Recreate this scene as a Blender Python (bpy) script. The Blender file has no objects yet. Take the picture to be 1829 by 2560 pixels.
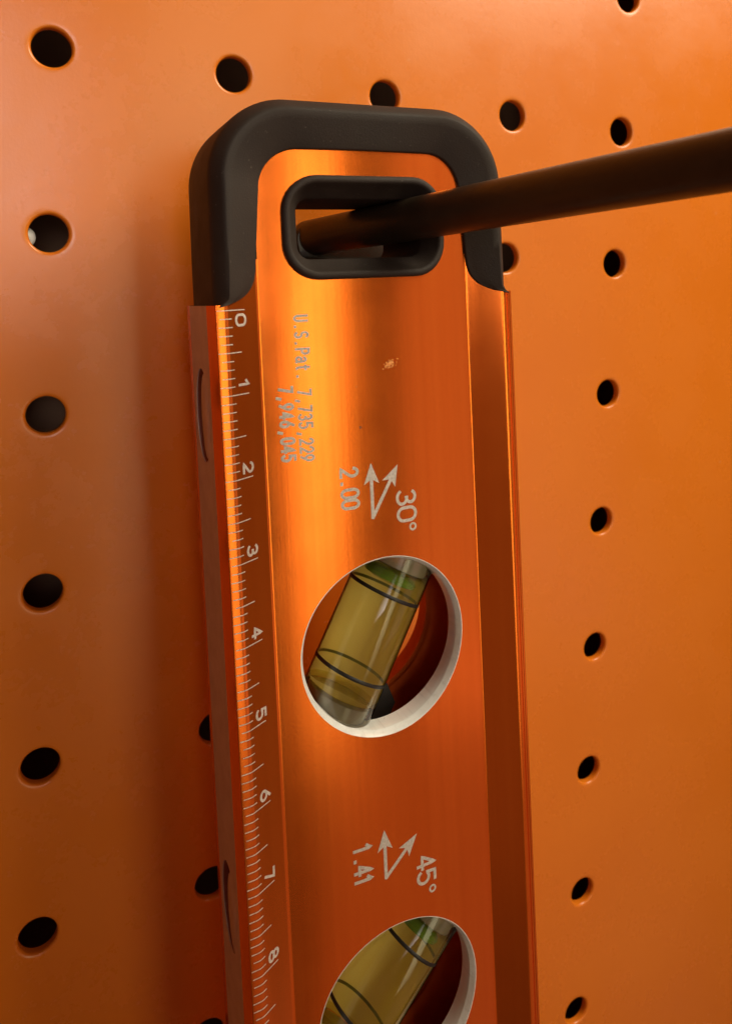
import bpy, bmesh, math, random
from mathutils import Vector, Matrix
random.seed(7)
MM = 0.001
PI = math.pi
scene = bpy.context.scene
COL = scene.collection

# ------------------------------------------------------------------ camera
cam_d = bpy.data.cameras.new('camera')
cam = bpy.data.objects.new('camera', cam_d)
COL.objects.link(cam)
scene.camera = cam
CR = ((0.90756, -0.41841, 0.03562), (0.01203, -0.05887, -0.99819), (0.41975, 0.90635, -0.04839))
CP = Vector((-4.322, -114.639, -30.260)) * MM
cr, cdn, cf = (Vector(r).normalized() for r in CR)
m = Matrix.Identity(4)
for i in range(3):
    m[i][0] = cr[i]; m[i][1] = -cdn[i]; m[i][2] = -cf[i]; m[i][3] = CP[i]
cam.matrix_world = m
cam_d.sensor_fit = 'HORIZONTAL'
cam_d.sensor_width = 36.0
cam_d.lens = 761.7 / 731 * 36.0
cam_d.shift_y = -195.22 / 731
cam_d.clip_start = 0.002
cam_d.clip_end = 20.0
cam_d.dof.use_dof = True
cam_d.dof.focus_distance = 0.098
cam_d.dof.aperture_fstop = 62.0

# ------------------------------------------------------------------ world, lamps and added fills (indoor photo: no sky, no sun)
world = bpy.data.worlds.new('World')
scene.world = world
world.use_nodes = True
bg = world.node_tree.nodes['Background']
bg.inputs[0].default_value = (1.0, 0.38, 0.20, 1)
bg.inputs[1].default_value = 0.075

def area(name, loc, target, sx, sy, watts, col, spread=180):
    d = bpy.data.lights.new(name, 'AREA')
    d.shape = 'RECTANGLE'; d.size = sx; d.size_y = sy; d.energy = watts; d.color = col; d.spread = math.radians(spread)
    o = bpy.data.objects.new(name, d); COL.objects.link(o)
    o.location = Vector(loc) * MM
    dirv = (Vector(target) - Vector(loc))
    o.rotation_euler = dirv.to_track_quat('-Z', 'Y').to_euler()
    return o
area('lamp_main', (92, -300, -22), (68, 0, -28), 0.058, 0.44, 0.050, (1.0, 0.90, 0.56), 70)
area('lamp_right', (268, -195, 245), (70, 0, -20), 0.22, 0.22, 1.80, (1.0, 0.90, 0.66))
area('lamp_side', (255, -260, -40), (50, 0, -50), 0.13, 0.40, 0.080, (1.0, 0.68, 0.60))
area('fill_low', (215, -250, -290), (55, 0, -90), 0.28, 0.24, 0.046, (1.0, 0.46, 0.38))  # added fill standing in for light off the unseen floor
area('fill_back', (-150, -330, -190), (50, 0, -70), 0.28, 0.36, 0.030, (1.0, 0.55, 0.36))  # added fill without a real source, lifts the level's right slope
area('lamp_left', (-48, -400, 45), (-5, 0, 5), 0.11, 0.15, 0.0175, (1.0, 0.92, 0.90), 36)

scene.view_settings.view_transform = 'Standard'
scene.view_settings.look = 'None'
scene.view_settings.exposure = 0.0
scene.view_settings.gamma = 1.0
scene.render.engine = 'CYCLES'
scene.cycles.max_bounces = 14
scene.cycles.transmission_bounces = 12
scene.cycles.transparent_max_bounces = 12

# ------------------------------------------------------------------ materials
def mat(name):
    mt = bpy.data.materials.new(name); mt.use_nodes = True
    nt = mt.node_tree
    return mt, nt, nt.nodes['Principled BSDF']
def N(nt, kind, **kw):
    n = nt.nodes.new(kind)
    for k, v in kw.items(): setattr(n, k, v)
    return n
def noise(nt, scale, detail=4.0, rough=0.55, vec=None):
    n = N(nt, 'ShaderNodeTexNoise'); n.inputs['Scale'].default_value = scale
    n.inputs['Detail'].default_value = detail; n.inputs['Roughness'].default_value = rough
    if vec is not None: nt.links.new(vec, n.inputs['Vector'])
    return n
def mapped(nt, sc):
    tc = N(nt, 'ShaderNodeTexCoord'); mp = N(nt, 'ShaderNodeMapping')
    mp.inputs['Scale'].default_value = sc
    nt.links.new(tc.outputs['Object'], mp.inputs['Vector'])
    return mp.outputs['Vector']
def ramp(nt, fac, stops):
    r = N(nt, 'ShaderNodeValToRGB')
    el = r.color_ramp.elements
    el[0].position, el[0].color = stops[0][0], (*stops[0][1], 1)
    el[1].position, el[1].color = stops[1][0], (*stops[1][1], 1)
    for p, c in stops[2:]:
        e = el.new(p); e.color = (*c, 1)
    nt.links.new(fac, r.inputs[0])
    return r
def maprange(nt, fac, a, b, lo=0.3, hi=0.7):
    r = N(nt, 'ShaderNodeMapRange')
    r.inputs['From Min'].default_value = lo; r.inputs['From Max'].default_value = hi
    r.inputs['To Min'].default_value = a; r.inputs['To Max'].default_value = b
    nt.links.new(fac, r.inputs['Value'])
    return r.outputs[0]
def bump(nt, bs, height, strength, dist, prev=None):
    b = N(nt, 'ShaderNodeBump')
    b.inputs['Strength'].default_value = strength; b.inputs['Distance'].default_value = dist
    nt.links.new(height, b.inputs['Height'])
    if prev is not None: nt.links.new(prev, b.inputs['Normal'])
    nt.links.new(b.outputs[0], bs.inputs['Normal'])
    return b.outputs[0]

# powder-coated board
M_board, nt, bs = mat('orange_powder_coat')
v1 = mapped(nt, (1, 1, 1))
n1 = noise(nt, 28, 5, 0.6, v1); n2 = noise(nt, 900, 3, 0.6, v1); n3 = noise(nt, 2600, 2, 0.5, v1)
r = ramp(nt, n1.outputs[0], [(0.3, (0.75, 0.186, 0.009)), (0.7, (0.79, 0.206, 0.012))])
n4 = noise(nt, 700, 2, 0.5, v1); n5 = noise(nt, 55, 6, 0.7, v1)
sp = N(nt, 'ShaderNodeMapRange'); sp.inputs['From Min'].default_value = 0.72; sp.inputs['From Max'].default_value = 0.80; sp.inputs['To Max'].default_value = 0.35
nt.links.new(n4.outputs[0], sp.inputs['Value'])
mx = N(nt, 'ShaderNodeMix', data_type='RGBA'); mx.inputs['B'].default_value = (0.85, 0.42, 0.20, 1)
nt.links.new(sp.outputs[0], mx.inputs['Factor']); nt.links.new(r.outputs[0], mx.inputs['A'])
nt.links.new(mx.outputs['Result'], bs.inputs['Base Color'])
nt.links.new(maprange(nt, n5.outputs[0], 0.22, 0.33, 0.35, 0.65), bs.inputs['Roughness'])
bs.inputs['Specular IOR Level'].default_value = 0.65
nb = bump(nt, bs, n2.outputs[0], 0.035, 0.0004)
bump(nt, bs, n3.outputs[0], 0.07, 0.00012, nb)

# anodised aluminium
M_anod, nt, bs = mat('orange_anodised_aluminium')
v1 = mapped(nt, (3200, 3200, 12)); v2 = mapped(nt, (900, 900, 5)); v3 = mapped(nt, (1, 1, 1))
l1 = noise(nt, 1.0, 3, 0.6, v1); l2 = noise(nt, 1.0, 3, 0.6, v2); w1 = noise(nt, 160, 4, 0.6, v3)
w2 = noise(nt, 2600, 2, 0.5, v3)
r = ramp(nt, l2.outputs[0], [(0.3, (0.82, 0.160, 0.014)), (0.7, (0.87, 0.186, 0.019))])
nt.links.new(r.outputs[0], bs.inputs['Base Color'])
bs.inputs['Metallic'].default_value = 0.84
nt.links.new(maprange(nt, w1.outputs[0], 0.19, 0.23), bs.inputs['Roughness'])
nb = bump(nt, bs, l1.outputs[0], 0.055, 0.00004)
nb = bump(nt, bs, l2.outputs[0], 0.03, 0.00012, nb)
bump(nt, bs, w2.outputs[0], 0.05, 0.00006, nb)

# bare machined aluminium (window rims)
M_alu, nt, bs = mat('machined_aluminium')
v1 = mapped(nt, (420, 2600, 420)); v3 = mapped(nt, (1, 1, 1)); v4 = mapped(nt, (900, 40, 900))
l1 = noise(nt, 1.0, 3, 0.6, v1); w1 = noise(nt, 420, 5, 0.7, v3); l4 = noise(nt, 1.0, 4, 0.7, v4)
r = ramp(nt, l4.outputs[0], [(0.30, (0.78, 0.78, 0.78)), (0.46, (0.93, 0.94, 0.94)), (0.7, (0.96, 0.97, 0.97))])
nt.links.new(r.outputs[0], bs.inputs['Base Color'])
bs.inputs['Metallic'].default_value = 0.3
nt.links.new(maprange(nt, w1.outputs[0], 0.26, 0.46), bs.inputs['Roughness'])
nb = bump(nt, bs, l1.outputs[0], 0.3, 0.00008)
bump(nt, bs, l4.outputs[0], 0.12, 0.00010, nb)

# milled measuring face of the edge
M_edge, nt, bs = mat('milled_aluminium_edge')
v1 = mapped(nt, (1, 900, 2600)); v3 = mapped(nt, (1, 1, 1))
l1 = noise(nt, 1.0, 3, 0.6, v1); w1 = noise(nt, 420, 4, 0.6, v3)
r = ramp(nt, w1.outputs[0], [(0.3, (0.50, 0.36, 0.28)), (0.7, (0.60, 0.46, 0.37))])
nt.links.new(r.outputs[0], bs.inputs['Base Color'])
bs.inputs['Metallic'].default_value = 0.25
bs.inputs['Roughness'].default_value = 0.5
bump(nt, bs, l1.outputs[0], 0.3, 0.00006)

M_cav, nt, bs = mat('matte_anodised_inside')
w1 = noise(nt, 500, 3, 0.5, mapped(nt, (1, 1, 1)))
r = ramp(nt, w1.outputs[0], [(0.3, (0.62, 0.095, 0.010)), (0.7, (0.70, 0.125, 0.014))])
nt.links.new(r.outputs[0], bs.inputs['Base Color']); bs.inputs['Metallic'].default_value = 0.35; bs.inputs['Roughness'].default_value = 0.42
M_pocket, nt, bs = mat('dark_pocket_metal')
w1 = noise(nt, 900, 3, 0.5, mapped(nt, (1, 1, 1)))
r = ramp(nt, w1.outputs[0], [(0.3, (0.22, 0.045, 0.015)), (0.7, (0.30, 0.065, 0.022))])
nt.links.new(r.outputs[0], bs.inputs['Base Color']); bs.inputs['Roughness'].default_value = 0.6
# black rubber
M_rub, nt, bs = mat('black_rubber')
v3 = mapped(nt, (1, 1, 1))
w1 = noise(nt, 300, 4, 0.6, v3); w2 = noise(nt, 5200, 2, 0.5, v3)
r = ramp(nt, w1.outputs[0], [(0.3, (0.021, 0.013, 0.010)), (0.7, (0.030, 0.019, 0.014))])
w4 = noise(nt, 2400, 2, 0.5, v3)
sp = N(nt, 'ShaderNodeMapRange'); sp.inputs['From Min'].default_value = 0.70; sp.inputs['From Max'].default_value = 0.78; sp.inputs['To Max'].default_value = 0.4
nt.links.new(w4.outputs[0], sp.inputs['Value'])
mx = N(nt, 'ShaderNodeMix', data_type='RGBA'); mx.inputs['B'].default_value = (0.16, 0.13, 0.11, 1)
nt.links.new(sp.outputs[0], mx.inputs['Factor']); nt.links.new(r.outputs[0], mx.inputs['A'])
nt.links.new(mx.outputs['Result'], bs.inputs['Base Color'])
nt.links.new(maprange(nt, w1.outputs[0], 0.62, 0.74), bs.inputs['Roughness'])
bs.inputs['Specular IOR Level'].default_value = 0.35
bump(nt, bs, w2.outputs[0], 0.3, 0.0001)

# black coated steel of the hook
M_hook, nt, bs = mat('black_coated_steel')
v3 = mapped(nt, (1, 1, 1))
w1 = noise(nt, 220, 4, 0.6, v3); w2 = noise(nt, 1800, 3, 0.55, v3)
r = ramp(nt, w1.outputs[0], [(0.3, (0.026, 0.016, 0.008)), (0.7, (0.040, 0.025, 0.013))])
nt.links.new(r.outputs[0], bs.inputs['Base Color'])
nt.links.new(maprange(nt, w1.outputs[0], 0.30, 0.44), bs.inputs['Roughness'])
bump(nt, bs, w2.outputs[0], 0.15, 0.0001)

M_holder, nt, bs = mat('black_plastic_holder')
w1 = noise(nt, 900, 3, 0.5, mapped(nt, (1, 1, 1)))
r = ramp(nt, w1.outputs[0], [(0.3, (0.010, 0.008, 0.007)), (0.7, (0.018, 0.014, 0.012))])
nt.links.new(r.outputs[0], bs.inputs['Base Color'])
bs.inputs['Roughness'].default_value = 0.5

# laser-etched marking
M_etch, nt, bs = mat('laser_etched_marking')
w1 = noise(nt, 3800, 3, 0.6, mapped(nt, (1, 1, 1)))
r = ramp(nt, w1.outputs[0], [(0.35, (0.46, 0.40, 0.37)), (0.65, (0.68, 0.62, 0.58))])
nt.links.new(r.outputs[0], bs.inputs['Base Color'])
bs.inputs['Metallic'].default_value = 0.35
bs.inputs['Roughness'].default_value = 0.62
bump(nt, bs, w1.outputs[0], 0.4, 0.00005)

# clear acrylic and liquid
def clear_mat(name, tint, ior, rough, body=None, body_w=0.0):
    mt, nt, bs = mat(name)
    out = nt.nodes['Material Output']
    nt.nodes.remove(bs)
    tr = N(nt, 'ShaderNodeBsdfTransparent'); tr.inputs[0].default_value = (*tint, 1)
    gl = N(nt, 'ShaderNodeBsdfGlossy')
    w_ = noise(nt, 500, 2, 0.5, mapped(nt, (1, 1, 1)))
    nt.links.new(maprange(nt, w_.outputs[0], rough * 0.7, rough * 1.3), gl.inputs['Roughness'])
    fr = N(nt, 'ShaderNodeFresnel'); fr.inputs['IOR'].default_value = ior
    base = tr.outputs[0]
    if body:
        df = N(nt, 'ShaderNodeBsdfDiffuse'); df.inputs[0].default_value = (*body, 1)
        tl = N(nt, 'ShaderNodeBsdfTranslucent'); tl.inputs[0].default_value = (*body, 1)
        m1 = N(nt, 'ShaderNodeMixShader'); m1.inputs[0].default_value = 0.25
        nt.links.new(df.outputs[0], m1.inputs[1]); nt.links.new(tl.outputs[0], m1.inputs[2])
        m2 = N(nt, 'ShaderNodeMixShader'); m2.inputs[0].default_value = body_w
        nt.links.new(base, m2.inputs[1]); nt.links.new(m1.outputs[0], m2.inputs[2]); base = m2.outputs[0]
    m3 = N(nt, 'ShaderNodeMixShader')
    nt.links.new(fr.outputs[0], m3.inputs[0]); nt.links.new(base, m3.inputs[1]); nt.links.new(gl.outputs[0], m3.inputs[2])
    nt.links.new(m3.outputs[0], out.inputs['Surface'])
    return mt
M_acr = clear_mat('clear_acrylic', (0.99, 0.985, 0.97), 1.47, 0.035)
M_liq = clear_mat('yellow_vial_liquid', (1.0, 0.94, 0.62), 1.03, 0.1, (0.99, 0.82, 0.16), 0.16)
M_bub, nt, bs = mat('bubble_skin')
bs.inputs['Base Color'].default_value = (0.16, 0.55, 0.12, 1)
bs.inputs['Transmission Weight'].default_value = 0.5
bs.inputs['Roughness'].default_value = 0.15
M_reflector, nt, bs = mat('yellow_fill_reflector')  # for the reflector sheet added inside the vial
w1 = noise(nt, 200, 3, 0.5, mapped(nt, (1, 1, 1)))
r = ramp(nt, w1.outputs[0], [(0.3, (0.95, 0.78, 0.36)), (0.7, (0.97, 0.84, 0.46))])
nt.links.new(r.outputs[0], bs.inputs['Base Color']); bs.inputs['Roughness'].default_value = 0.5
M_gline, nt, bs = mat('green_black_ring_ink')
bs.inputs['Base Color'].default_value = (0.05, 0.07, 0.02, 1); bs.inputs['Roughness'].default_value = 0.5
M_plug, nt, bs = mat('smoky_end_plug')
bs.inputs['Base Color'].default_value = (0.55, 0.50, 0.30, 1); bs.inputs['Transmission Weight'].default_value = 0.55; bs.inputs['Roughness'].default_value = 0.25
M_line, nt, bs = mat('black_ring_ink')
bs.inputs['Base Color'].default_value = (0.012, 0.010, 0.009, 1)
bs.inputs['Roughness'].default_value = 0.4

M_wall, nt, bs = mat('brown_wall_paint')
w1 = noise(nt, 30, 4, 0.6, mapped(nt, (1, 1, 1)))
r = ramp(nt, w1.outputs[0], [(0.3, (0.20, 0.11, 0.07)), (0.7, (0.26, 0.15, 0.09))])
nt.links.new(r.outputs[0], bs.inputs['Base Color'])
bs.inputs['Roughness'].default_value = 0.9
M_white, nt, bs = mat('white_plastic')
w1 = noise(nt, 600, 3, 0.5, mapped(nt, (1, 1, 1)))
r = ramp(nt, w1.outputs[0], [(0.3, (0.80, 0.78, 0.74)), (0.7, (0.88, 0.86, 0.82))])
nt.links.new(r.outputs[0], bs.inputs['Base Color'])
bs.inputs['Roughness'].default_value = 0.35

# ------------------------------------------------------------------ mesh helpers
def mesh_obj(name, verts, faces, material, parent=None, smooth=True, sharp=35, merge=True, recalc=False):
    bm = bmesh.new()
    vs = [bm.verts.new(Vector(p) * MM) for p in verts]
    for f in faces:
        try: bm.faces.new([vs[i] for i in f])
        except ValueError: pass
    if merge: bmesh.ops.remove_doubles(bm, verts=bm.verts, dist=2e-6)
    if recalc: bmesh.ops.recalc_face_normals(bm, faces=bm.faces)
    me = bpy.data.meshes.new(name)
    bm.to_mesh(me); bm.free()
    for p in me.polygons: p.use_smooth = smooth
    if smooth and sharp: me.set_sharp_from_angle(angle=math.radians(sharp))
    me.materials.append(material)
    o = bpy.data.objects.new(name, me); COL.objects.link(o)
    if parent is not None: o.parent = parent
    return o
class MB:
    def __init__(s): s.v = []; s.f = []
    def add(s, verts, faces):
        b = len(s.v); s.v += list(verts); s.f += [tuple(i + b for i in f) for f in faces]
    def grid(s, rows, close_r=False, close_c=False):
        nr, nc = len(rows), len(rows[0]); b = len(s.v)
        for r_ in rows: s.v += list(r_)
        for i in range(nr if close_r else nr - 1):
            for j in range(nc if close_c else nc - 1):
                i2, j2 = (i + 1) % nr, (j + 1) % nc
                s.f.append((b + i * nc + j, b + i * nc + j2, b + i2 * nc + j2, b + i2 * nc + j))
    def fan(s, ring):
        b = len(s.v); s.v += list(ring); s.f.append(tuple(range(b, b + len(ring))))
    def build(s, name, material, parent=None, **kw):
        return mesh_obj(name, s.v, s.f, material, parent, **kw)
def L(u, v, n):            # level coordinates: across, down, outward (mm)
    return (u, -n, -v)
def tag(o, label, cat=None, group=None, kind=None):
    o['label'] = label
    if cat: o['category'] = cat
    if group: o['group'] = group
    if kind: o['kind'] = kind

# ------------------------------------------------------------------ the pegboard: one-inch grid of punched, rolled holes
P = 25.4
def build_board():
    mb = MB()
    HR = 2.62
    prof = [(HR + 1.0, 0.0), (HR + 0.55, 0.004), (HR + 0.36, 0.03), (HR + 0.22, 0.09), (HR + 0.11, 0.19), (HR + 0.04, 0.34), (HR, 0.55), (HR, 1.3)]
    K = 48
    sq = []
    for k in range(K):
        a = 2 * PI * k / K + PI / 4
        c, s = math.cos(a), math.sin(a)
        t = 1 / max(abs(c), abs(s))
        sq.append((c * t * P / 2, s * t * P / 2))
    for i in range(-7, 5):
        for j in range(-7, 15):
            x0, z0 = P * i, -P * j
            rows = [[(x0 + q[0], 0, z0 + q[1]) for q in sq]]
            for w in (0.35, 0.7):
                row = []
                for k in range(K):
                    a = 2 * PI * k / K + PI / 4
                    cx, cz = math.cos(a) * prof[0][0], math.sin(a) * prof[0][0]
                    row.append((x0 + sq[k][0] * (1 - w) + cx * w, 0, z0 + sq[k][1] * (1 - w) + cz * w))
                rows.append(row)
            for rr, dy in prof:
                rows.append([(x0 + rr * math.cos(2 * PI * k / K + PI / 4), dy, z0 + rr * math.sin(2 * PI * k / K + PI / 4)) for k in range(K)])
            mb.grid(rows, close_c=True)
    xe = P * 4.5
    mb.grid([[(x, 0, z) for x in (xe, xe + 60, xe + 190)] for z in (-P * 14.5, -P * 3, P * 7.5)])
    o = mb.build('pegboard', M_board, sharp=60)
    tag(o, 'orange powder-coated metal pegboard with a grid of round black holes', 'pegboard')
    return o
build_board()
w = mesh_obj('back_wall', [(-400, 24, -560), (700, 24, -560), (700, 24, 360), (-400, 24, 360), (-400, 30, -560), (700, 30, -560), (700, 30, 360), (-400, 30, 360)],
             [(0, 1, 2, 3), (4, 7, 6, 5), (0, 4, 5, 1), (1, 5, 6, 2), (2, 6, 7, 3), (3, 7, 4, 0)], M_wall, smooth=False)
w['kind'] = 'structure'

# ------------------------------------------------------------------ spirit level
d = Vector((0.06848095, -0.04658629, -0.99656414)).normalized()
nn = Vector((-0.00319374, -0.99891427, 0.04647669)).normalized()
uu = d.cross(nn) * -1
if uu.x < 0: uu = -uu
Lo = Vector((20.680, -26.149, -34.311)) + uu * 16.75
level = bpy.data.objects.new('spirit_level', None); COL.objects.link(level)
level.empty_display_size = 0.02
lm = Matrix.Identity(4)
for i in range(3):
    lm[i][0] = uu[i]; lm[i][1] = -nn[i]; lm[i][2] = -d[i]; lm[i][3] = Lo[i] * MM
level.matrix_world = lm
tag(level, 'orange anodised aluminium torpedo level with black end cap hanging from the black hook', 'spirit level')

WE = 14.85                       # half width of the web
def web_n(u): return -1.0 * (u / WE) ** 2
NC = -6.6                        # middle of the thickness
def fillet(p0, p1, p2, dist, k=5):
    p0, p1, p2 = Vector(p0), Vector(p1), Vector(p2)
    a = p1 + (p0 - p1).normalized() * dist; b = p1 + (p2 - p1).normalized() * dist
    return [tuple(a * (1 - t) ** 2 + p1 * (2 * t * (1 - t)) + b * t * t) for t in [i / k for i in range(k + 1)]]
SIDE_U = 20.9
FACE0, FACE1 = -1.9, -11.4
def half_profile():              # from the web edge outwards to the start of the milled face, (u, n)
    pts = []
    wk = (WE - 0.3, web_n(WE - 0.3))
    a, b, c, e, f = (WE, -1.0), (19.25, 1.38), (20.6, 1.40), (SIDE_U, FACE0), None
    pts += fillet(wk, a, b, 0.26, 6)
    pts += [(16.5, -1.0 + 2.38 * (16.5 - WE) / 4.4), (18.0, -1.0 + 2.38 * (18.0 - WE) / 4.4)]
    pts += fillet(a, b, c, 0.34, 6)
    pts += [(20.0, 1.395)]
    pts += fillet(b, c, e, 0.14, 4)
    pts += [e]
    return pts
HP = half_profile()
HP_R = [p for p in HP if p[0] <= 19.7] + [(19.74, 1.39), (19.80, 1.30), (19.90, 1.29), (19.96, 1.39), (20.12, 1.395), (20.17, 1.33), (20.24, 1.33), (20.30, 1.395)] + [p for p in HP if p[0] > 20.4]
def surf_n(u):
    au = abs(u)
    if au <= HP[0][0]: return web_n(au)
    for (a, na), (b, nb_) in zip(HP, HP[1:]):
        if a <= au <= b and b > a: return na + (nb_ - na) * (au - a) / (b - a)
    return 1.4
HOLES = [(0.0, 44.85), (-0.1, 93.8)]
HRAD = 11.72
VTOP, VEND = -20.4, 165.0
G_C, G_W, G_H, G_R = (-0.15, -9.68), 11.3, 6.48, 4.6
def rrect(cx, cy, hw, hh, r, k=9):
    out = []
    for sx, sy, a0 in ((1, 1, 0), (-1, 1, PI / 2), (-1, -1, PI), (1, -1, 1.5 * PI)):
        for i in range(k):
            a = a0 + (PI / 2) * i / (k - 1)
            out.append((cx + sx * (hw - r) + r * math.cos(a), cy + sy * (hh - r) + r * math.sin(a)))
    return out
def ray_rrect(cx, cy, hw, hh, r, ang):
    c, s = math.cos(ang), math.sin(ang)
    lo, hi = 0.0, 40.0
    for _ in range(40):
        t = (lo + hi) / 2; x, y = abs(c * t), abs(s * t)
        qx, qy = max(x - hw + r, 0), max(y - hh + r, 0)
        inside = x <= hw and y <= hh and (qx == 0 or qy == 0 or qx * qx + qy * qy <= r * r)
        if inside: lo = t
        else: hi = t
    return cx + c * lo, cy + s * lo
U0 = HP[0][0]
US = [U0 * math.sin(PI / 2 * (-1 + 2 * i / 48)) * 0.35 + U0 * (-1 + 2 * i / 48) * 0.65 for i in range(49)]
def web_sheet(mb, nf, us, flip=False):
    um = us[-1]
    patches = [(G_C[1], 9.0, None)] + [(hv, 14.2, (hu, hv)) for hu, hv in HOLES]
    vcur = VTOP
    def plain(v0, v1):
        k = max(2, int((v1 - v0) / 3))
        rows = [[L(u, v0 + (v1 - v0) * i / k, nf(u)) for u in us] for i in range(k + 1)]
        mb.grid(rows)
    for vc, hh, hole in patches:
        v0, v1 = vc - hh, vc + hh
        if v0 > vcur + 0.01: plain(vcur, v0)
        KV = 24
        ring = [(u, v0) for u in us] + [(um, v0 + (v1 - v0) * i / KV) for i in range(1, KV)] + [(u, v1) for u in reversed(us)] + [(-um, v1 - (v1 - v0) * i / KV) for i in range(1, KV)]
        c = hole if hole else G_C
        inner = []
        for (x, y) in ring:
            a = math.atan2(y - c[1], x - c[0])
            if hole: inner.append((c[0] + HRAD * math.cos(a), c[1] + HRAD * math.sin(a)))
            else: inner.append(ray_rrect(c[0], c[1], G_W - 0.5, G_H - 0.5, G_R - 0.4, a))
        rows = []
        for t in (0, 0.3, 0.55, 0.75, 0.9, 1.0):
            row = []
            for (o_, i_) in zip(ring, inner):
                x, y = o_[0] * (1 - t) + i_[0] * t, o_[1] * (1 - t) + i_[1] * t
                row.append(L(x, y, nf(x)))
            rows.append(row)
        mb.grid(rows, close_c=True)
        vcur = v1
    plain(vcur, VEND)

def flange_start(u):
    return -6.0 if u < 15.15 else -6.0 + 5.35 * min(1.0, ((u - 15.15) / 3.2)) ** 0.45
def build_body():
    mb = MB()
    web_sheet(mb, web_n, US)                                        # front web
    back = lambda n_: 2 * NC - n_
    web_sheet(mb, lambda u: back(web_n(u)), US)                     # back web
    cv = MB()
    inner_us = [-14.3 + 28.6 * i / 24 for i in range(25)]
    web_sheet(cv, lambda u: -3.3, inner_us)
    web_sheet(cv, lambda u: back(-3.3) + 0.6, inner_us)
    vs = [VTOP + 15.0] + [VTOP + 15.0 + (VEND - VTOP - 15.0) * i / 40 for i in range(1, 41)]
    for s in (-1, 1):
        for bk in (0, 1):
            PR = HP if s < 0 else HP_R
            vst = [flange_start(u) for u, n_ in PR]
            rows = [[L(s * u, v0_ + (VEND - v0_) * t, back(n_) if bk else n_) for (u, n_), v0_ in zip(PR, vst)] for t in [i / 40 for i in range(41)]]
            mb.grid(rows)
        cv.grid([[L(s * 14.3, v, n_) for n_ in (-3.3, -5, -8, back(-3.3) + 0.6)] for v in [VTOP] + vs])   # cavity side walls
        # end strip of the flange under the cap
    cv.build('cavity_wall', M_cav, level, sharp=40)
    # closing of the lower end
    ring = [(u, n_) for (u, n_) in HP]
    full = [(-u, n_) for (u, n_) in reversed(ring)] + ring + [(u, back(n_)) for (u, n_) in reversed(ring)] + [(-u, back(n_)) for (u, n_) in ring]
    mb.fan([L(u, VEND, n_) for u, n_ in full])
    return mb.build('body', M_anod, level, sharp=40, recalc=False)
body = build_body()

# milled edge faces with oval magnet pockets
POCK = [(13.1, 5.95), (76.6, 5.7), (134.0, 5.8)]
def build_edge(s):
    mb = MB(); v0 = -0.65
    ns = [FACE0 + (FACE1 - FACE0) * i / 12 for i in range(13)]
    nc_ = (FACE0 + FACE1) / 2
    def plain(a, b):
        k = max(2, int((b - a) / 3)); mb.grid([[L(s * SIDE_U, a + (b - a) * i / k, n_) for n_ in ns] for i in range(k + 1)])
    cur = v0
    pock = []
    for pv, pr in (POCK if s < 0 else []):
        a, b = pv - pr - 1.5, pv + pr + 1.5
        plain(cur, a); cur = b
        KV = 24
        ring = [(n_, a) for n_ in ns] + [(ns[-1], a + (b - a) * i / KV) for i in range(1, KV)] + [(n_, b) for n_ in reversed(ns)] + [(ns[0], b - (b - a) * i / KV) for i in range(1, KV)]
        el = []
        for (n_, v) in ring:
            an = math.atan2((v - pv) / pr, (n_ - nc_) / 3.55)
            el.append((nc_ + 3.55 * math.cos(an), pv + pr * math.sin(an)))
        rows = []
        for t in (0, 0.4, 0.8, 1.0):
            rows.append([L(s * SIDE_U, o_[1] * (1 - t) + i_[1] * t, o_[0] * (1 - t) + i_[0] * t) for o_, i_ in zip(ring, el)])
        for du in (0.06, 0.14):
            f = 1 - du * 0.01
            rows.append([L(s * (SIDE_U - du), v, n_) for n_, v in el])
        mb.grid(rows, close_c=True)
        pock.append((pv, pr, el))
    plain(cur, VEND)
    o = mb.build('milled_edge_face', M_edge, level, sharp=30)
    for pv, pr, el in pock:
        pm = MB()
        rows = [[L(s * (SIDE_U - du), v, n_) for n_, v in el] for du in (0.14, 0.5, 1.0)]
        rows.append([L(s * (SIDE_U - 1.0), pv + (v - pv) * 0.5, nc_ + (n_ - nc_) * 0.5) for n_, v in el])
        pm.grid(rows, close_c=True)
        pm.fan([L(s * (SIDE_U - 1.0), pv + (v - pv) * 0.5, nc_ + (n_ - nc_) * 0.5) for n_, v in el])
        pk = pm.build('magnet_pocket', M_pocket, o, sharp=30)
        dm = MB(); K = 64; rows = []
        for f_, du in ((0.97, 0.9), (1.0, 0.12), (0.985, 0.03), (0.95, 0.0)):
            rows.append([L(s * (SIDE_U - du), pv + pr * 0.90 * f_ * math.sin(2 * PI * k / K), nc_ + 1.25 + 2.10 * f_ * math.cos(2 * PI * k / K)) for k in range(K)])
        dm.grid(rows, close_c=True); dm.fan(rows[-1])
        dm.build('magnet', M_edge, o, sharp=30)
    return o
build_edge(-1); build_edge(1)

# machined window rims
def build_rim(hc, back=False):
    mb = MB(); K = 128
    rows = []
    bk = lambda n_: (2 * NC - n_) if back else n_
    for rr, dn in ((HRAD + 0.02, 0.012), (HRAD - 0.06, 0.005), (HRAD - 0.5, -0.8), (HRAD - 0.54, -0.92), (HRAD - 0.54, -2.0), (HRAD - 0.54, None), (HRAD + 0.6, None)):
        row = []
        for k in range(K):
            a = 2 * PI * k / K
            x, y = hc[0] + rr * math.cos(a), hc[1] + rr * math.sin(a)
            row.append(L(x, y, bk((web_n(x) + dn) if dn is not None else (-3.45 if back else -3.32))))
        rows.append(row)
    mb.grid(rows, close_c=True)
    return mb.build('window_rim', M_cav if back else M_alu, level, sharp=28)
for hc in HOLES:
    build_rim(hc); build_rim(hc, True)

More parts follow.
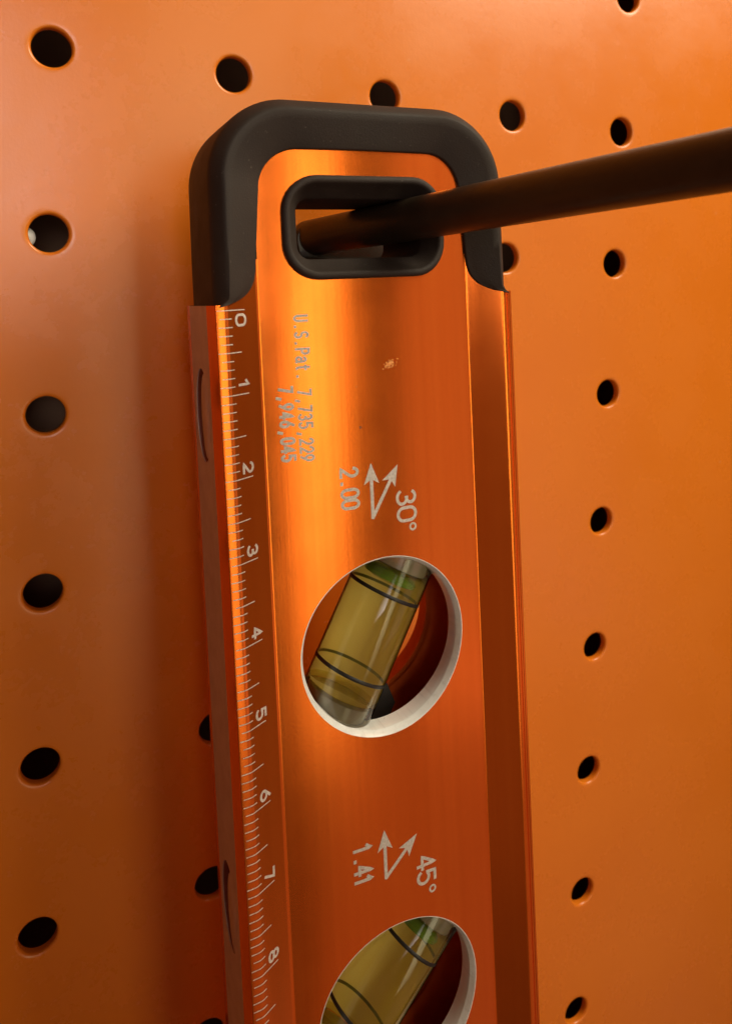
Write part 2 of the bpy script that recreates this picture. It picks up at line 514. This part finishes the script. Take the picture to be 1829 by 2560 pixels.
# black end cap
def seg(a, b, k): return [(a[0] + (b[0] - a[0]) * i / k, a[1] + (b[1] - a[1]) * i / k) for i in range(k)]
def arc(cx, cy, rx, ry, a0, a1, k): return [(cx + rx * math.cos(a0 + (a1 - a0) * i / k), cy + ry * math.sin(a0 + (a1 - a0) * i / k)) for i in range(k)]
def build_cap():
    CU = 20.45; R_ = 10.0; T = -25.35
    ohalf = seg((-CU, -0.32), (-CU, -5.2), 12) + seg((-CU, -5.2), (-CU + 0.12, T + R_), 8) + arc(-CU + R_ + .12, T + R_, R_, R_, PI, 1.5 * PI, 20) + seg((-CU + R_ + .12, T), (0, T), 10)
    bez = []
    p = [(-19.9, -0.42), (-16.6, -1.15), (-15.0, -2.2), (-14.85, -5.4)]
    for i in range(12):
        t = i / 12
        bez.append(tuple(p[0][q] * (1 - t) ** 3 + 3 * p[1][q] * t * (1 - t) ** 2 + 3 * p[2][q] * t * t * (1 - t) + p[3][q] * t ** 3 for q in (0, 1)))
    ihalf = bez + seg((-14.85, -5.4), (-14.1, -14.4), 8) + arc(-9.1, -14.4, 5.0, 4.95, PI, 1.5 * PI, 20) + seg((-9.1, -19.35), (0, -19.35), 10)
    o_ = ohalf + [(0, T)] + [(-x, y) for x, y in reversed(ohalf)]
    i_ = ihalf + [(0, -19.35)] + [(-x, y) for x, y in reversed(ihalf)]
    rows = []
    for (a, b) in zip(o_, i_):
        dx, dy = b[0] - a[0], b[1] - a[1]; ln = math.hypot(dx, dy)
        def at(dist): t = dist / ln; return a[0] + dx * t, a[1] + dy * t
        ni = surf_n(b[0]) + 0.42
        row = []
        bev = min(1.45, ln * 0.5)
        f_top = 1.72
        for dist, n_ in ((0.5, -11.3), (0.15, -11.15), (0.0, -10.8), (0.0, -6.0), (0.0, -0.7), (0.03, -0.3), (0.16, 0.12), (0.4, 0.5), (bev * 0.75, 1.34), (bev, 1.62)):
            dist = min(dist, ln * 0.5)
            x, y = at(dist); row.append(L(x, y, n_))
        rest = ln - bev
        for t, n_ in ((0.06, f_top), (0.25, f_top - (f_top - ni) * 0.2), (0.5, f_top - (f_top - ni) * 0.46), (0.8, f_top - (f_top - ni) * 0.8)):
            x, y = at(bev + rest * t); row.append(L(x, y, n_))
        x, y = at(ln - min(0.22, rest * .15)); row.append(L(x, y, ni + 0.02))
        x, y = at(ln - min(0.07, rest * .05)); row.append(L(x, y, ni - 0.05))
        x, y = b; row.append(L(x, y, ni - 0.2))
        row.append(L(b[0], b[1], -1.9)); row.append(L(b[0], b[1], -11.3))
        rows.append(row)
    mb = MB(); mb.grid(rows, close_c=True)
    mb.fan(rows[0]); mb.fan(list(reversed(rows[-1])))
    return mb.build('end_cap', M_rub, level, sharp=50, recalc=True)
cap = build_cap()

# grommet lining the hanging slot
def build_grommet():
    mb = MB(); rows = []
    for hw, hh, r_, n_ in ((G_W - .1, G_H - .1, G_R, -1.3), (G_W, G_H, G_R, 0.1), (G_W + .02, G_H + .02, G_R, 0.42), (G_W - 0.1, G_H - 0.1, G_R - .1, 0.66), (G_W - 0.35, G_H - 0.35, G_R - .3, 0.82),
                           (G_W - 0.7, G_H - 0.7, G_R - .6, 0.84), (G_W - 0.98, G_H - 0.95, G_R - .9, 0.66), (G_W - 1.1, G_H - 1.06, G_R - 1.0, 0.42), (9.5, 4.75, 2.6, -0.9), (8.95, 4.0, 1.9, -1.9), (8.85, 3.85, 1.75, -2.1), (8.8, 3.8, 1.7, -2.5), (8.7, 3.78, 1.7, -8), (8.6, 3.75, 1.7, -13.2), (9.6, 5.0, 2.5, -14.0), (G_W, G_H, G_R, -13.6), (G_W, G_H, G_R, -11.5)):
        rows.append([L(x, y, n_ + (web_n(x) if n_ > -1.2 and hw > 9.6 else 0)) for x, y in rrect(G_C[0], G_C[1], hw, hh, r_)])
    mb.grid(rows, close_c=True)
    return mb.build('slot_grommet', M_rub, level, sharp=50)
build_grommet()

# ------------------------------------------------------------------ vials
def build_vial(hc, deg):
    a = math.radians(deg)
    ax = (-math.sin(a), math.cos(a)); px = (math.cos(a), math.sin(a))     # axis and sideways, in (u, v)
    NV = -6.2
    def V(s, r_, th, nv=NV):      # th=0 sideways, pi/2 towards the camera
        q = r_ * math.cos(th)
        return L(hc[0] + ax[0] * s + px[0] * q, hc[1] + ax[1] * s + px[1] * q, nv + r_ * math.sin(th))
    def lathe(name, prof, material, parent, K=72, sharp=40):
        mb = MB(); mb.grid([[V(s, r_, 2 * PI * k / K) for k in range(K)] for s, r_ in prof], close_c=True)
        mb.fan([V(prof[0][0], prof[0][1], 2 * PI * k / K) for k in range(K)]); mb.fan([V(prof[-1][0], prof[-1][1], -2 * PI * k / K) for k in range(K)])
        return mb.build(name, material, parent, sharp=sharp, recalc=True)
    R_ = 5.2
    tube = lathe('vial', [(-14.2, R_ - .5), (-14, R_ - .2), (-13.7, R_), (13.7, R_), (14, R_ - .2), (14.2, R_ - .5)], M_acr, level)
    lathe('liquid', [(-8.9, 3.6), (-8.7, 4.7), (-8.2, 5.08), (-4, 5.1), (0, 5.1), (4, 5.1), (8.2, 5.08), (8.8, 4.6), (9.0, 3.6)], M_liq, tube)
    lathe('air_bubble', [(-8.45, 2.2), (-8.2, 3.3), (-7.7, 3.9), (-7.2, 3.7), (-6.9, 2.6), (-6.8, 1.0)], M_bub, tube, K=48)
    for e0, e1 in ((-13.6, -9.02), (9.12, 13.6)):
        lathe('end_plug', [(e0, 4.2), (e0 + .2, 4.5), (e1 - .2, 4.5), (e1, 4.2)], M_plug, tube, K=48)
    for s0 in (-5.6, 5.6):
        mb = MB(); K = 72
        rows = []
        for s, r_ in ((s0 - .25, R_ + .008), (s0 - .22, R_ + .03), (s0 + .22, R_ + .03), (s0 + .25, R_ + .008)):
            rows.append([V(s, r_, 2 * PI * k / K) for k in range(K)])
        mb.grid(rows, close_c=True)
        mb.build('ring_line', M_line, tube, sharp=40)
    mb = MB()  # half-round reflector added behind the liquid to brighten the vial
    th_ = [PI * 1.14 + PI * 1.0 * k / 40 for k in range(41)]
    mb.grid([[V(s, 5.0, t) for t in th_] for s in (-9.3, -4, 0, 4, 9.3)])
    mb.grid([[V(s, 4.9, t) for t in th_] for s in (-9.3, -4, 0, 4, 9.3)])
    mb.build('fill_reflector', M_reflector, tube, sharp=40)
    for s0 in (-5.6, 5.6):
        mb = MB(); mb.grid([[V(s, 4.86, t) for t in th_] for s in (s0 - .2, s0 + .2)])
        mb.build('ring_line', M_gline, tube, sharp=40)
    # holder blocks cradling both ends from behind
    for sg in (-1, 1):
        mb = MB()
        poly = [(6.6, 5.3), (6.2, 6.8), (8.2, 9.2), (13.0, 9.2), (13.0, 5.3)]
        top = [L(hc[0] + ax[0] * s * sg + px[0] * q, hc[1] + ax[1] * s * sg + px[1] * q, -6.6) for s, q in poly]
        bot = [L(hc[0] + ax[0] * s * sg + px[0] * q, hc[1] + ax[1] * s * sg + px[1] * q, -9.7) for s, q in poly]
        if sg < 0:
            continue
        mb.fan(top); mb.fan(list(reversed(bot))); mb.grid([top, bot], close_c=True)
        mb.build('vial_holder', M_holder, level, smooth=False, recalc=True)
build_vial(HOLES[0], 30); build_vial(HOLES[1], 45)

# ------------------------------------------------------------------ etched marks
def A(cx, cy, rx, ry, d0, d1, k=14):
    return [(cx + rx * math.cos(math.radians(d0 + (d1 - d0) * i / k)), cy + ry * math.sin(math.radians(d0 + (d1 - d0) * i / k))) for i in range(k + 1)]
GL = {
 '0': [A(.5, .68, .46, .32, 0, 180) + A(.5, .32, .46, .32, 180, 360) + [(.96, .68)]],
 '1': [[(.12, .74), (.34, .86), (.52, 1.0), (.52, 0)]],
 '2': [A(.5, .70, .44, .30, 165, -35) + [(.05, 0), (.97, 0)]],
 '3': [A(.47, .745, .40, .255, 150, -90) , A(.47, .26, .47, .27, 90, -155)],
 '4': [[(.70, 0), (.70, 1.0), (.02, .28), (1.0, .28)]],
 '5': [[(.90, 1.0), (.16, 1.0), (.10, .52)] + A(.46, .32, .48, .32, 130, -150)],
 '6': [[(.78, 1.0), (.22, .55)] + A(.5, .31, .45, .31, 150, 510, 24)],
 '7': [[(.04, 1.0), (.94, 1.0), (.36, 0)]],
 '8': [A(.5, .75, .38, .25, -90, 270, 22), A(.5, .26, .46, .26, 90, 450, 22)],
 '9': [[(.22, 0), (.78, .45)] + A(.5, .69, .45, .31, -30, 330, 24)],
 'U': [[(.06, 1.0), (.06, .34)] + A(.5, .32, .44, .32, 180, 360) + [(.94, 1.0)]],
 'S': [A(.5, .75, .41, .25, 30, 270) + A(.5, .25, .43, .25, 90, -150)],
 'P': [[(.08, 0), (.08, 1.0), (.55, 1.0)] + A(.58, .74, .36, .26, 90, -90) + [(.08, .48)]],
 'a': [A(.46, .50, .36, .24, 155, 0) + [(.82, .04), (.95, 0)], [(.82, .40)] + A(.42, .20, .36, .20, 80, 330)],
 't': [[(.40, .98), (.40, .16)] + A(.58, .16, .18, .16, 180, 290, 6), [(.10, .70), (.80, .70)]],
 '.': [[(.42, .03), (.58, .03)]],
 ',': [[(.55, .08), (.36, -.20)]],
 ' ': [],
}
def resample(pl, step):
    out = [pl[0]]
    for a, b in zip(pl, pl[1:]):
        k = max(1, int(math.hypot(b[0] - a[0], b[1] - a[1]) / step))
        for i in range(1, k + 1): out.append((a[0] + (b[0] - a[0]) * i / k, a[1] + (b[1] - a[1]) * i / k))
    return out
def ribbon(mb, pl, w, lift=0.022, step=0.25, jit=0.0):
    """a thin raised ribbon on the level's front; pl in (u, v)"""
    cl = []
    for p in pl:
        if not cl or math.hypot(p[0] - cl[-1][0], p[1] - cl[-1][1]) > 1e-4: cl.append(p)
    if len(cl) < 2: return
    pl = resample(cl, step)
    n_ = len(pl); lft, rgt, cen = [], [], []
    # square-ended with a small extension
    for i, p in enumerate(pl):
        a = pl[max(i - 1, 0)]; b = pl[min(i + 1, n_ - 1)]
        tx, ty = b[0] - a[0], b[1] - a[1]; ln = math.hypot(tx, ty) or 1; tx /= ln; ty /= ln
        k = 1.0
        if 0 < i < n_ - 1:
            e1 = (p[0] - a[0], p[1] - a[1]); l1 = math.hypot(*e1) or 1
            k = min(1.5, 1 / max(0.5, abs((e1[0] * tx + e1[1] * ty) / l1)))
        x, y = p
        if i == 0: x -= tx * w * .35; y -= ty * w * .35
        if i == n_ - 1: x += tx * w * .35; y += ty * w * .35
        ww = w * .5 * k * (1 + random.uniform(-jit, jit))
        l_ = (x - ty * ww, y + tx * ww); r_ = (x + ty * ww, y - tx * ww)
        lft.append(L(l_[0], l_[1], surf_n(l_[0]) + lift)); rgt.append(L(r_[0], r_[1], surf_n(r_[0]) + lift))
        cen.append(L(x, y, surf_n(x) + lift + 0.01))
    mb.grid([lft, cen, rgt])
def text_part(name, s, u0, v0, h, adv, gw, w, label=None, per=None, parent=level):
    mb = MB()
    x = v0
    for ch in s:
        a = adv * (per or {}).get(ch, 1.0)
        for pl in GL[ch]:
            mapped_ = [(u0 + py * h, x + (px_ - .5) * gw + a * .5) for px_, py in pl]
            ribbon(mb, mapped_, w, jit=0.03)
        x += a
    o = mb.build(name, M_etch, parent, sharp=60, merge=False)
    if label: o['label'] = label
    return o
# ruler
tk = MB()
for i in range(0, 131):
    ue = -16.75 if i % 10 == 0 else (-17.5 if i % 5 == 0 else -18.65)
    us_ = -20.42 + abs(random.gauss(0, .12)) + (0.25 if random.random() < .2 else 0)
    ribbon(tk, [(us_, i), (-19.9, i), (-19.2, i), (ue + random.uniform(-.05, .05), i)], 0.125, lift=0.018, step=0.12, jit=0.15)
tk.build('scale_ticks', M_etch, level, sharp=60, merge=False)
per = {}
for k in range(0, 13):
    s = str(k)
    wd = 1.35 if k else 1.5
    v0 = 0.45 if k == 0 else k * 10 - 0.48 - wd * len(s)
    text_part('scale_numeral', s, -18.02, v0, 1.3, wd, wd * .9, 0.30)
text_part('patent_lettering', 'U.S.Pat. 7,735,229', -10.4, 0.95, 1.62, 1.025, 0.70, 0.33, label='pale etched patent number line reading down the web')
text_part('patent_lettering', '7,946,045', -12.75, 9.65, 1.62, 1.06, 0.70, 0.36, label='second pale etched patent number line nearer the ruler')
text_part('ratio_lettering', '2.00', -5.35, 20.75, 2.25, 1.36, 1.12, 0.40)
text_part('angle_lettering', '30', 2.42, 24.75, 2.62, 2.2, 1.85, 0.42)
text_part('ratio_lettering', '1.41', -6.0, 69.75, 2.35, 1.38, 1.10, 0.42)
text_part('angle_lettering', '45', 2.95, 74.35, 2.6, 2.05, 1.7, 0.42)
for (cu, cv) in ((4.55, 29.85), (5.1, 79.35)):
    mb = MB(); ribbon(mb, [(cu + .42 * math.cos(t * PI / 10), cv + .42 * math.sin(t * PI / 10)) for t in range(21)], 0.26, step=.2)
    mb.build('degree_sign', M_etch, level, sharp=60, merge=False)
def fill_poly(mb, poly, lift=0.03):
    # star-shaped fill following the web
    cx = sum(p[0] for p in poly) / len(poly); cy = sum(p[1] for p in poly) / len(poly)
    K = 5; ring = resample(poly + [poly[0]], 0.3)
    rows = [[L(cx + (p[0] - cx) * t, cy + (p[1] - cy) * t, surf_n(cx + (p[0] - cx) * t) + lift) for p in ring] for t in (0.02, .35, .7, 1.0)]
    mb.grid(rows)
def arrow_pair(base, tips):
    for tip in tips:
        mb = MB()
        dx, dy = tip[0] - base[0], tip[1] - base[1]; ln = math.hypot(dx, dy); dx /= ln; dy /= ln
        qx, qy = -dy, dx
        hl, hw = 2.75, 1.08
        b = (tip[0] - dx * hl, tip[1] - dy * hl)
        nt_ = (tip[0] - dx * (hl - .65), tip[1] - dy * (hl - .65))
        ribbon(mb, [base, nt_], 0.46, step=.3)
        fill_poly(mb, [tip, (b[0] + qx * hw, b[1] + qy * hw), nt_, (b[0] - qx * hw, b[1] - qy * hw)])
        mb.build('arrow_mark', M_etch, level, sharp=60, merge=False)
arrow_pair((-1.2, 27.7), [(-1.2, 20.6), (2.65, 21.3)])
arrow_pair((-1.7, 75.3), [(-1.7, 68.9), (3.05, 71.0)])
# scuff and nick in the anodising
M_scuff, nt, bs = mat('scuffed_metal')
w1 = noise(nt, 6000, 2, 0.5, mapped(nt, (1, 1, 1)))
r = ramp(nt, w1.outputs[0], [(0.35, (0.88, 0.32, 0.07)), (0.65, (0.95, 0.52, 0.22))])
nt.links.new(r.outputs[0], bs.inputs['Base Color']); bs.inputs['Metallic'].default_value = 0.9; bs.inputs['Roughness'].default_value = 0.4
mb = MB()
for i in range(60):
    cu, cv = 2.2 + random.gauss(0, .5), 8.0 + random.gauss(0, .3); a = random.uniform(0, 6)
    l_ = random.uniform(.05, .22)
    ribbon(mb, [(cu, cv), (cu + l_ * math.cos(a), cv + l_ * math.sin(a))], random.uniform(.05, .09), lift=.012, step=.1)
mb.build('scuff_mark', M_scuff, level, merge=False)
M_nick, nt, bs = mat('dark_nick')
bs.inputs['Base Color'].default_value = (0.25, 0.04, 0.01, 1); bs.inputs['Roughness'].default_value = .6
mb = MB()
fill_poly(mb, [(-2.6, 15.7), (-2.15, 15.75), (-2.4, 16.15)], lift=.012)
mb.build('nick', M_nick, level, merge=False)
mb = MB()
fill_poly(mb, [(-2.75, 10.5), (-2.6, 10.5), (-2.65, 10.75)], lift=.012)
mb.build('nick', M_nick, level, merge=False)

# ------------------------------------------------------------------ hook through the hanging slot
hook = bpy.data.objects.new('peg_hook', None); COL.objects.link(hook)
hook.location = Vector((38.2, 0, -24.0)) * MM
hook.empty_display_size = .01
tag(hook, 'thick black steel hook rod jutting from the board through the slot of the level', 'hook')
def tube(mb, pts, rad, K=40):
    pts = [Vector(p) for p in pts]; rows = []
    for i, p in enumerate(pts):
        t = (pts[min(i + 1, len(pts) - 1)] - pts[max(i - 1, 0)]).normalized()
        ref = Vector((0, 0, 1)) if abs(t.z) < .9 else Vector((1, 0, 0))
        s = t.cross(ref).normalized(); q = s.cross(t)
        rr = rad[i] if isinstance(rad, (list, tuple)) else rad
        rows.append([tuple(p + s * (rr * math.cos(2 * PI * k / K)) + q * (rr * math.sin(2 * PI * k / K))) for k in range(K)])
    mb.grid(rows, close_c=True); mb.fan(rows[0]); mb.fan(list(reversed(rows[-1])))
mb = MB()
hd = Vector((15.4, -65.8, 5.6)) / 65.8
tube(mb, [tuple(hd * q) for q in (-1, 0, 4, 30, 66, 92, 108, 112, 113)], [2.4, 2.85, 2.85, 2.85, 2.85, 2.85, 2.85, 2.4, 1.6])
mb.build('rod', M_hook, hook, recalc=True)
mb = MB(); rows = []  # hook plate, its right half widened to stand in for shade on the board
for s, y in ((0.72, 0.0), (1.0, -.2), (1.0, -1.3), (.96, -1.9), (.86, -2.2), (.3, -2.4)):
    rows.append([((3.0 * s if math.cos(2 * PI * k / 64) < 0 else 24.0 * s) * math.cos(2 * PI * k / 64), y - .05, (2.2 * s if math.sin(2 * PI * k / 64) > 0 else 4.6 * s) * math.sin(2 * PI * k / 64)) for k in range(64)])
mb.grid(rows, close_c=True); mb.fan(rows[-1])
mb.build('base_plate', M_hook, hook, recalc=True)
mb = MB(); tube(mb, [(-9, -3.2, -4.6), (-8.5, -3.4, -4.6), (23.5, -3.4, -4.6), (24, -3.2, -4.6)], [.8, 1.5, 1.5, .8], 24)
mb.build('cross_wire', M_hook, hook, recalc=True)

# small white plug seen through one hole at the far left
mb = MB(); rows = []
for i in range(13):
    a = -PI / 2 + PI * i / 12
    rows.append([(1.55 * math.cos(a) * math.cos(2 * PI * k / 28), 1.1 * math.sin(a), 1.55 * math.cos(a) * math.sin(2 * PI * k / 28)) for k in range(28)])
mb.grid(rows, close_c=True)
mb.grid([[(0.9 * math.cos(2 * PI * k / 28), y, 0.9 * math.sin(2 * PI * k / 28)) for k in range(28)] for y in (0.4, 20.5)], close_c=True)
pl = mb.build('white_plug', M_white, recalc=True)
pl.location = Vector((-3.1, 3.4, -26.0)) * MM
tag(pl, 'tiny white plug glimpsed through the second hole down at the left edge', 'plug')
